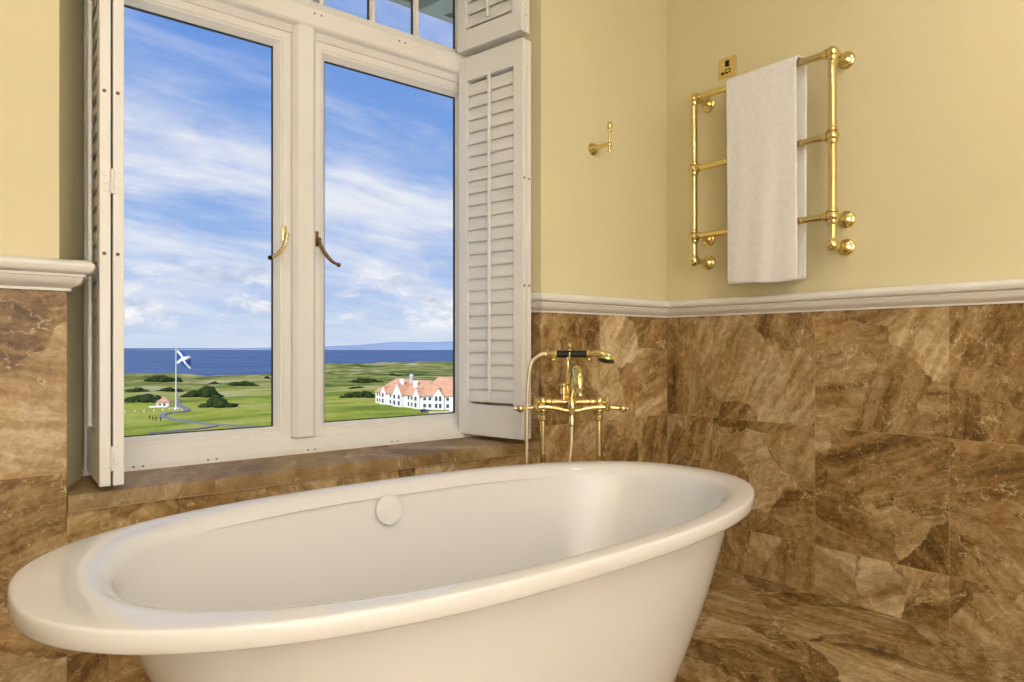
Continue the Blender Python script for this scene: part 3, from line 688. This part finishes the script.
def grass_mat():
    m, t, p = new_mat('links_grass'); tc = t.new('ShaderNodeTexCoord').outputs['Object']
    mp = t.new('ShaderNodeMapping'); t.put(mp.inputs[0], tc); mp.inputs['Rotation'].default_value = (0, 0, R(-39)); mp.inputs['Scale'].default_value = (1, 1.9, 1)
    a = t.noise(mp.outputs[0], 0.011, 5, 0.55, 0.8); b = t.noise(tc, 0.06, 5, 0.6)
    fine = t.noise(tc, 0.55, 4, 0.7)
    sp = t.new('ShaderNodeSeparateXYZ'); t.put(sp.inputs[0], tc)
    far = t.mapr(t.math('ADD', sp.outputs[1], t.math('MULTIPLY', sp.outputs[0], 0.3)), 400, 640, 0.0, 1.0, True)
    v = t.math('ADD', t.math('MULTIPLY', a, 0.7), t.math('MULTIPLY', b, 0.3))
    near_c = t.ramp(v, [(0.36, srgb(92, 112, 38)), (0.46, srgb(132, 146, 48)), (0.54, srgb(158, 164, 62)), (0.64, srgb(172, 164, 100))])
    far_c = t.ramp(v, [(0.38, srgb(66, 84, 38)), (0.47, srgb(110, 122, 54)), (0.54, srgb(150, 148, 84)), (0.62, srgb(186, 176, 136))])
    c = t.mix(far, near_c, far_c)
    c = t.mix(0.4, c, t.ramp(fine, [(0.3, (0.45, 0.5, 0.4, 1)), (0.7, (1.75, 1.65, 1.5, 1))]), 'MULTIPLY')
    t.l.new(c, p.inputs['Base Color']); p.inputs['Roughness'].default_value = 0.95; p.inputs['Specular IOR Level'].default_value = 0.1
    return m
obj('ground', bm, grass_mat(), smooth=R(80), kind='structure')
def sea_mat():
    m, t, p = new_mat('sea_water'); tc = t.new('ShaderNodeTexCoord').outputs['Object']
    mp = t.new('ShaderNodeMapping'); t.put(mp.inputs[0], tc); mp.inputs['Rotation'].default_value = (0, 0, R(-39)); mp.inputs['Scale'].default_value = (0.3, 1, 1)
    sw = t.noise(mp.outputs[0], 0.012, 6, 0.65)
    c = t.ramp(sw, [(0.35, srgb(52, 80, 122)), (0.65, srgb(84, 112, 152))])
    t.l.new(c, p.inputs['Base Color']); p.inputs['Roughness'].default_value = 0.6; p.inputs['Specular IOR Level'].default_value = 0.15
    return m
bm = BM(); box(bm, -60000, 140000, 500, 160000, -50, -44); obj('sea', bm, sea_mat(), kind='structure')
# low headland across the water, distance haze painted into its blue-grey colour
M_head = plain('haze_tinted_hills', srgb(150, 168, 196), 0.95, spec=0.0, var=0.06, vscale=0.0006)
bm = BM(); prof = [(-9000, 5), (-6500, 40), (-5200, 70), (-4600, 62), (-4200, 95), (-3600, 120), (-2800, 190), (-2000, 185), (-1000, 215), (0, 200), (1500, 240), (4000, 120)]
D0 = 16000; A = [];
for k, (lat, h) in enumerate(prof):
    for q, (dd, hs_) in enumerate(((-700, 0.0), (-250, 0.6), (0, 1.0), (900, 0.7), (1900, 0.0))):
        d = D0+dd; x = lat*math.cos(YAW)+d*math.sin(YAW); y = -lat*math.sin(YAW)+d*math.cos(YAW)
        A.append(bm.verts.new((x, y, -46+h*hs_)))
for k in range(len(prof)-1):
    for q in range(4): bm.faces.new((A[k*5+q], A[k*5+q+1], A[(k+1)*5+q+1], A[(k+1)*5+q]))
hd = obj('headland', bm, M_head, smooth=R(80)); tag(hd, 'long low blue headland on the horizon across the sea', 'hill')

# shrubs
def leaf_mat():
    m, t, p = new_mat('gorse_leaves'); tc = t.new('ShaderNodeTexCoord').outputs['Object']
    t.l.new(t.ramp(t.noise(tc, 0.9, 5, 0.7), [(0.3, srgb(24, 38, 18)), (0.55, srgb(46, 64, 28)), (0.75, srgb(84, 98, 46))]), p.inputs['Base Color'])
    p.inputs['Roughness'].default_value = 0.95; p.inputs['Specular IOR Level'].default_value = 0.1; return m
M_leaf = leaf_mat()
def shrub(px, py, wpx, hpx, label, seed):
    P = ground_at(px, py); k = (P.x*math.sin(YAW)+P.y*math.cos(YAW))/F_PX
    w, h = wpx*k, hpx*k*1.12; r_ = random.Random(seed); bm = BM(); nb = max(5, int(w/3.2))
    c, s = math.cos(YAW), math.sin(YAW)
    for i in range(nb):
        f = (i+0.5)/nb-0.5; env = max(0.35, (1-(2*abs(f))**2.2))
        rr = h*(0.48+0.3*r_.random())*env
        lat, dp = f*w*0.92, (r_.random()-0.2)*h*1.6
        x, y = P.x+lat*c+dp*s, P.y-lat*s+dp*c
        b = bmesh.new(); bmesh.ops.create_icosphere(b, subdivisions=3, radius=1.0)
        for v in b.verts: v.co *= 1+0.30*noise.noise(v.co*1.7+Vector((seed, i, 0)))+0.22*noise.noise(v.co*4.5+Vector((i, seed, 3)))
        merge(bm, b, Matrix.Translation((x, y, ground_z(x, y)+rr*0.45)) @ Matrix.Diagonal((max(w/nb*1.1, rr*0.9), max(w/nb, rr), rr*0.85, 1)))
    o = obj('shrub', bm, M_leaf, smooth=R(70)); tag(o, label, 'shrub', 'gorse shrubs on the links')
for a in ((143, 402, 42, 8, 'long dark shrub bank left of the small pink-roofed hut', 1), (161, 382, 36, 6.5, 'shrub patch on the dunes just left of the flag', 2),
          (169, 391.5, 24, 4.5, 'low shrub behind the flagpole at mid height', 3), (203, 397, 38, 10, 'big shrub mass right of the flagpole', 4),
          (214, 408, 33, 10, 'nearest dark shrub right of the flagpole, by the fairway', 5), (241, 386, 28, 5, 'long narrow dark shrub toward the right of the left pane', 6),
          (267, 379, 5, 3, 'tiny lone shrub at the far right of the left pane', 7), (134, 392, 24, 4.5, 'grey-green shrub at the far left edge of the left pane', 8),
          (213, 384, 10, 2.6, 'small shrub between the flag and the long narrow shrub', 9),
          (365, 383, 32, 5, 'upper dark shrub row in the right pane', 10), (360, 397.5, 40, 6.5, 'lower dark shrub row beside the white building', 11),
          (356, 388.5, 14, 2.2, 'short shrub between the two dark rows in the right pane', 12), (394, 376, 14, 2.6, 'shrub patch behind the white building roof', 13)):
    shrub(*a)

# paths
M_path = plain('grey_tarmac', srgb(128, 126, 126), 0.9, var=0.06, vscale=0.3)
M_gravel = plain('pale_gravel', srgb(216, 200, 176), 0.95, var=0.06, vscale=0.5)
def ribbon(name, pxs, width, mat, label, cat):
    pts = bez([ground_at(*p) for p in pxs], 10); bm = BM(); prev = None
    for i, p in enumerate(pts):
        d = (pts[min(i+1, len(pts)-1)]-pts[max(0, i-1)]); d.z = 0; d.normalize(); n = Vector((-d.y, d.x, 0))
        row = []
        for s in (-1, -0.33, 0.33, 1):
            q = p+n*width*s*0.5; z = ground_z(q.x, q.y)+0.45
            row.append((bm.verts.new((q.x, q.y, z)), bm.verts.new((q.x, q.y, z-0.7))))
        if prev:
            for k in range(3): bm.faces.new((prev[k][0], prev[k+1][0], row[k+1][0], row[k][0]))
            for k in (0, 3): bm.faces.new((prev[k][0], row[k][0], row[k][1], prev[k][1]))
        prev = row
    o = obj(name, bm, mat, smooth=R(60)); tag(o, label, cat); return o
ribbon('footpath', [(177, 399), (177.5, 403), (181, 407), (187, 409.5), (184, 412), (168, 413.5), (162, 416.5), (172, 419.5), (190, 422.5), (214, 425), (245, 427), (290, 429)], 2.8, M_path, 'grey tarmac path curling past the flagpole', 'path')
ribbon('footpath', [(150, 433.5), (175, 431.5), (200, 429), (216, 426.5)], 2.2, M_path, 'short grey path branching toward the bottom of the left pane', 'path')
ribbon('forecourt', [(428, 413.0), (440, 412.6), (452, 412.2), (470, 411.8)], 5.0, M_gravel, 'pale gravel forecourt before the white building', 'forecourt')

# flagpole and flag
M_fpole = plain('white_pole', (0.85, 0.85, 0.86, 1), 0.4)
P = ground_at(176, 409.5); fd = (P.x*math.sin(YAW)+P.y*math.cos(YAW)); k = fd/F_PX; ztop = EYE-(350-HORIZON)*k
fp = thing('flagpole', 'tall slender white flagpole on the green links', 'flagpole', tuple(P))
bm = BM(); tube(bm, [P, Vector((P.x, P.y, ztop))], [0.34, 0.20], 12); obj('pole', bm, M_fpole, fp, smooth=True)
bm = BM(); lathe(bm, P, (0, 0, 1), [(0, 1.0), (0.5, 1.0), (0.6, 0.7), (1.2, 0.6)], 16); obj('base', bm, M_fpole, fp)
bm = BM(); ball(bm, Vector((P.x, P.y, ztop+0.2)), 0.42, 12); obj('finial', bm, M_fpole, fp)
M_fblue = plain('flag_blue', srgb(38, 76, 168), 0.8, var=0.02); M_fwhite = plain('flag_white', (0.88, 0.88, 0.9, 1), 0.8, var=0.0)
cU = Vector((math.cos(YAW), -math.sin(YAW), 0)); cD = Vector((math.sin(YAW), math.cos(YAW), 0))
fl = bpy.data.meshes.new('flag'); bm = BM(); NU, NV = 60, 40; fw, fh = 13.5*k, 13.0*k; g = []
for i in range(NU+1):
    u = i/NU; row = []
    for j in range(NV+1):
        v = j/NV
        wave = 1.1*math.sin(u*6.5+v*1.4)*u
        row.append(bm.verts.new(Vector((P.x, P.y, ztop-0.3-fh*v-u*fh*(0.36-0.02*v)+0.5*math.sin(u*5)))+cU*(0.42+fw*u*(1-0.05*v))+cD*(wave)))
    g.append(row)
for i in range(NU):
    for j in range(NV):
        f = bm.faces.new((g[i][j], g[i+1][j], g[i+1][j+1], g[i][j+1])); u, v = (i+0.5)/NU, (j+0.5)/NV
        f.material_index = 1 if min(abs(u-v), abs(u-(1-v))) < 0.125 else 0
o = obj('flag', bm, [M_fblue, M_fwhite], smooth=R(60)); tag(o, 'blue flag with a white diagonal cross flying from the pole', 'flag')
md = o.modifiers.new('thick', 'SOLIDIFY'); md.thickness = 0.08

# small hut
M_hwall = plain('cream_render', srgb(240, 226, 205), 0.8); M_tileo = plain('terracotta_roof', srgb(212, 162, 130), 0.85, var=0.10, vscale=0.6); M_win = plain('dark_panes', srgb(70, 84, 100), 0.25)
def pyramid_hut():
    P = ground_at(164, 406.5); k = (P.x*math.sin(YAW)+P.y*math.cos(YAW))/F_PX
    r = thing('hut', 'small pale hut with pink pyramid roof near the flagpole', 'hut', tuple(P))
    M = Matrix.Translation(P) @ Matrix.Rotation(-YAW+R(14), 4, 'Z')
    w = 5.6*k
    bm = BM(); box(bm, -w, w, -w*0.8, w*0.8, -1, 5.0*k, M=M); obj('wall', bm, M_hwall, r)
    bm = BM(); e = w*1.18; z0, z1 = 4.8*k, 9.4*k
    b = [bm.verts.new(M @ Vector(c)) for c in ((-e, -e*0.85, z0), (e, -e*0.85, z0), (e, e*0.85, z0), (-e, e*0.85, z0))]; a1 = bm.verts.new(M @ Vector((-w*0.15, 0, z1))); a2 = bm.verts.new(M @ Vector((w*0.15, 0, z1)))
    bm.faces.new(b); bm.faces.new((b[0], b[1], a2, a1)); bm.faces.new((b[1], b[2], a2)); bm.faces.new((b[2], b[3], a1, a2)); bm.faces.new((b[3], b[0], a1)); obj('roof', bm, M_tileo, r)
    bm = BM(); box(bm, w*0.05, w*0.42, -w*0.8-0.12, -w*0.8+0.1, 0.0, 3.4*k, M=M); obj('door', bm, M_win, r)
    bm = BM(); box(bm, -w*0.7, -w*0.3, -w*0.8-0.1, -w*0.8+0.1, 1.6*k, 3.2*k, M=M); obj('window', bm, M_win, r)
    bm = BM(); box(bm, -w*2.1, w*0.9, -w*1.5, -w*0.6, -0.8, 0.5, M=M); obj('terrace', bm, M_fwhite, r)
pyramid_hut()
# white posts
pb = BM(); lathe(pb, (0, 0, -0.2), (0, 0, 1), [(0, 0.22), (0.95, 0.22), (1.1, 0.16), (1.15, 0.05)], 10); first = None
posts = [(125, 412.6), (135, 412.2), (144, 411.8), (154, 411.3), (163, 410.6), (169.5, 409.6), (172.5, 408.6), (179, 409.4), (182, 410.2)]
for i, (px, py) in enumerate(posts):
    P = ground_at(px, py)
    if first is None: first = o = obj('bollard', pb, M_fwhite, smooth=True)
    else:
        o = first.copy(); COL.objects.link(o)
    o.location = P; tag(o, 'short white post in the row before the small hut', 'post', 'white posts along the lawn')
# golfers on the lawn
M_cloth = plain('dark_clothes', srgb(46, 44, 52), 0.9); M_skin = plain('skin', srgb(190, 140, 112), 0.7)
def golfer(px, py, pose, label):
    P = ground_at(px, py)
    me = bpy.data.meshes.new('person'); b = BM()
    J = {'pel': (0, 0, 0.95), 'che': (0, 0.02+0.05*pose, 1.32), 'nek': (0, 0.05+0.09*pose, 1.50), 'hd0': (0, 0.07+0.12*pose, 1.60), 'hd1': (0, 0.08+0.14*pose, 1.76),
         'kl': (-0.12, 0.03, 0.5), 'kr': (0.12, 0.06*pose, 0.5), 'fl': (-0.15, 0, 0.08), 'fr': (0.16, -0.05*pose, 0.08), 'tl': (-0.16, 0.16, 0.04), 'tr': (0.17, 0.12, 0.04),
         'sl': (-0.20, 0.03+0.07*pose, 1.44), 'sr': (0.20, 0.03+0.07*pose, 1.44), 'el': (-0.28, 0.06+0.1*pose, 1.15), 'er': (0.28, 0.06+0.1*pose, 1.15), 'hl': (-0.20, 0.20+0.12*pose, 0.93), 'hr': (0.22, 0.20+0.1*pose, 0.93)}
    rad = {'pel': .16, 'che': .17, 'nek': .07, 'hd0': .10, 'hd1': .095, 'kl': .075, 'kr': .075, 'fl': .06, 'fr': .06, 'tl': .045, 'tr': .045, 'sl': .08, 'sr': .08, 'el': .05, 'er': .05, 'hl': .045, 'hr': .045}
    V = {n: b.verts.new(c) for n, c in J.items()}
    for a, c in (('pel', 'che'), ('che', 'nek'), ('nek', 'hd0'), ('hd0', 'hd1'), ('pel', 'kl'), ('kl', 'fl'), ('fl', 'tl'), ('pel', 'kr'), ('kr', 'fr'), ('fr', 'tr'), ('che', 'sl'), ('sl', 'el'), ('el', 'hl'), ('che', 'sr'), ('sr', 'er'), ('er', 'hr')): b.edges.new((V[a], V[c]))
    names = list(J); b.to_mesh(me); b.free(); me.materials.append(M_cloth)
    o = bpy.data.objects.new('person', me); COL.objects.link(o); o.location = P; o.rotation_euler = (0, 0, -YAW+R(40*pose)); o.scale = (1.15, 1.15, 1.1)
    md = o.modifiers.new('skin', 'SKIN')
    lay = me.skin_vertices[0] if len(me.skin_vertices) else None
    if lay is None:
        return tag(o, label, 'person')
    for i, n in enumerate(names): lay.data[i].radius = (rad[n], rad[n]); lay.data[i].use_root = (i == 0)
    md2 = o.modifiers.new('sub', 'SUBSURF'); md2.levels = 1; md2.render_levels = 1
    tag(o, label, 'person', 'people on the lawn')
M_cloth.name = 'dark_clothes'
def add_golfers():
    for a in ((149.5, 420.0, 0.2, 'leftmost person standing on the lawn, in dark clothes'), (153, 420.6, 1.0, 'second person from the left on the lawn, leaning, in dark clothes'), (156, 421, 0.6, 'third person from the left on the lawn, in dark clothes'), (160.5, 421.2, 0.0, 'rightmost person on the lawn, standing apart in dark clothes')):
        golfer(*a)
add_golfers()

# clubhouse
M_cwall = plain('white_harling', (0.86, 0.86, 0.87, 1), 0.85, var=0.01); M_chim = plain('grey_lead', srgb(206, 204, 202), 0.6)
def clubhouse():
    lat = lambda px, d: cU*((px-512)/F_PX*d)+cD*d
    P0 = lat(375.5, 385); P1 = lat(421, 345); base = min(ground_z(P0.x, P0.y), ground_z(P1.x, P1.y))
    r = thing('clubhouse', 'long white two-storey building with orange tiled roof and gables', 'building', (P1.x, P1.y, base))
    def wing(Pa, Pb, depth, eave, ridge, hipa, hipb):
        d = (Pb-Pa); L = d.length; d.normalize(); n = Vector((-d.y, d.x, 0))
        if n.dot(cD) < 0: n = -n
        M = Matrix(((d.x, n.x, 0, Pa.x), (d.y, n.y, 0, Pa.y), (0, 0, 1, base), (0, 0, 0, 1)))
        bm = BM(); box(bm, 0, L, 0, depth, -3, eave, M=M); obj('wall', bm, M_cwall, r)
        bm = BM(); o_ = 0.7; z0 = eave-0.35
        b = [bm.verts.new(M @ Vector(c)) for c in ((-o_, -o_, z0), (L+o_, -o_, z0), (L+o_, depth+o_, z0), (-o_, depth+o_, z0))]
        t0 = bm.verts.new(M @ Vector((hipa, depth/2, ridge))); t1 = bm.verts.new(M @ Vector((L-hipb, depth/2, ridge)))
        for f in ((b[0], b[1], b[2], b[3]), (b[0], b[1], t1, t0), (b[1], b[2], t1), (b[2], b[3], t0, t1), (b[3], b[0], t0)): bm.faces.new(f)
        obj('roof', bm, M_tileo, r)
        return M, L
    def gable(M, x, w, proj, eave, apex, run):
        bm = BM(); prism(bm, [(x-w/2, -3), (x+w/2, -3), (x+w/2, eave), (x, apex-0.3), (x-w/2, eave)], -proj, 2.0, 1, M); obj('gable', bm, M_cwall, r)
        bm = BM(); o_ = 0.45; s = (apex-eave)/(w/2)
        for q in (-1, 1):
            prism(bm, [(x, apex), (x+q*(w/2+o_), eave-o_*s), (x+q*(w/2+o_), eave-o_*s+0.4), (x, apex+0.4)], -proj+0.25, run, 1, M)
        obj('gable_roof', bm, M_tileo, r)
    def win_(M, x, z, w, h, proj=0.0):
        bm = BM(); box(bm, x-w/2-0.15, x+w/2+0.15, -proj-0.10, -proj+0.2, z-0.15, z+h+0.15, M=M); f = obj('window', bm, M_cwall, r)
        bm = BM()
        box(bm, x-w/2, x+w/2, -proj-0.16, -proj+0.1, z, z+h, M=M); obj('pane', bm, M_win, f)
    MA, LA = wing(P0, P1, 17, 6.8, 14.0, 9, 2)
    gable(MA, 11, 6.0, 1.0, 6.0, 9.8, 7); gable(MA, 29, 9.0, 2.2, 6.6, 12.2, 8); gable(MA, 47, 6.6, 1.0, 6.2, 10.4, 8)
    for x in (2.6, 5.6, 18, 21.5, 38, 41.5, LA-5): win_(MA, x, 4.3, 1.6, 1.7); win_(MA, x, 0.9, 1.6, 2.0)
    for x, p in ((11, 1.0), (26.5, 2.2), (31.5, 2.2), (47, 1.0)): win_(MA, x, 4.2, 2.0, 2.0, p); win_(MA, x, 0.9, 2.0, 2.2, p)
    P2 = P1; P3 = lat(478, 338)
    MB_, LB = wing(P2, P3, 18, 7.2, 16.0, 6, 6)
    gable(MB_, 9.5, 5.8, 1.0, 6.6, 10.6, 9); gable(MB_, 21, 6.0, 1.2, 6.6, 11, 9)
    for x in (2.0, 4.8, 14.2): win_(MB_, x, 4.6, 1.5, 1.6); win_(MB_, x, 1.0, 1.5, 1.8)
    for x in (8.5, 10.6): win_(MB_, x, 4.4, 1.3, 2.4, 1.0); win_(MB_, x, 0.9, 1.3, 2.2, 1.0)
    win_(MB_, 21, 4.2, 2.0, 2.0, 1.2)
    bm = BM(); box(bm, 16.5, 26, -4.5, 0.2, -2, 3.0, M=MB_); obj('porch', bm, M_cwall, r)
    for (px, d, w, z0, z1) in ((402.2, 357, 2.3, 10, 14.6), (415.6, 352, 2.3, 10, 13.9)):
        p = lat(px, d+6); M = Matrix.Translation((p.x, p.y, base)) @ Matrix.Rotation(-YAW, 4, 'Z')
        bm = BM(); box(bm, -w/2, w/2, -1, 1, z0, z1, M=M); box(bm, -w/2-0.2, w/2+0.2, -1.2, 1.2, z1-0.8, z1-0.3, M=M); obj('chimney', bm, M_cwall, r)
    p = lat(411.6, 364); bm = BM(); lathe(bm, (p.x, p.y, base+12), (0, 0, 1), [(0, 1.0), (3.6, 1.0), (3.7, 1.3), (4.0, 1.3), (4.6, 1.0), (5.0, 0.5), (5.2, 0.1)], 12); obj('cupola', bm, M_chim, r)
clubhouse()
# parked car
def car():
    P = ground_at(424.5, 412.2); P.z += 0.05
    M = Matrix.Translation(P) @ Matrix.Rotation(-YAW+R(12), 4, 'Z')
    r = thing('car', 'dark blue car parked before the white building', 'car', tuple(P))
    bm = BM(); prism(bm, [(-2.1, 0.35), (2.1, 0.35), (2.15, 0.8), (1.9, 1.0), (1.1, 1.05), (-1.9, 1.05), (-2.15, 0.8)], -0.85, 0.85, 1, M); obj('body', bm, plain('blue_car_paint', srgb(40, 52, 96), 0.3, var=0.0), r)
    bm = BM(); prism(bm, [(-1.8, 1.03), (1.05, 1.03), (0.45, 1.55), (-1.3, 1.55)], -0.76, 0.76, 1, M); obj('cabin', bm, M_win, r)
    for x in (-1.3, 1.3):
        for y in (-0.8, 0.8):
            bm = BM(); lathe(bm, M @ Vector((x, y-0.1, 0.33)), M.to_3x3() @ Vector((0, 1, 0)), [(0, 0.2), (0.01, 0.33), (0.19, 0.33), (0.2, 0.2)], 14); obj('wheel', bm, M_black, r)
car()
# eave of the house above the window
bm = BM()
box(bm, 0.2, 4.4, 2.75, 3.62, 3.195, 3.36)
for k in range(9): box(bm, 0.2, 4.4, 2.76+k*0.094, 2.76+k*0.094+0.086, 3.18, 3.20, 0.004)
box(bm, 0.2, 4.4, 3.58, 3.64, 3.135, 3.40)
for x in (1.2, 2.24, 3.28): prism(bm, [(2.75, 3.19), (2.75, 3.02), (3.05, 3.03), (3.40, 3.06), (3.56, 3.09), (3.56, 3.19)], x-0.07, x+0.07, 0)
obj('trim_3', bm, M_eave, kind='structure')
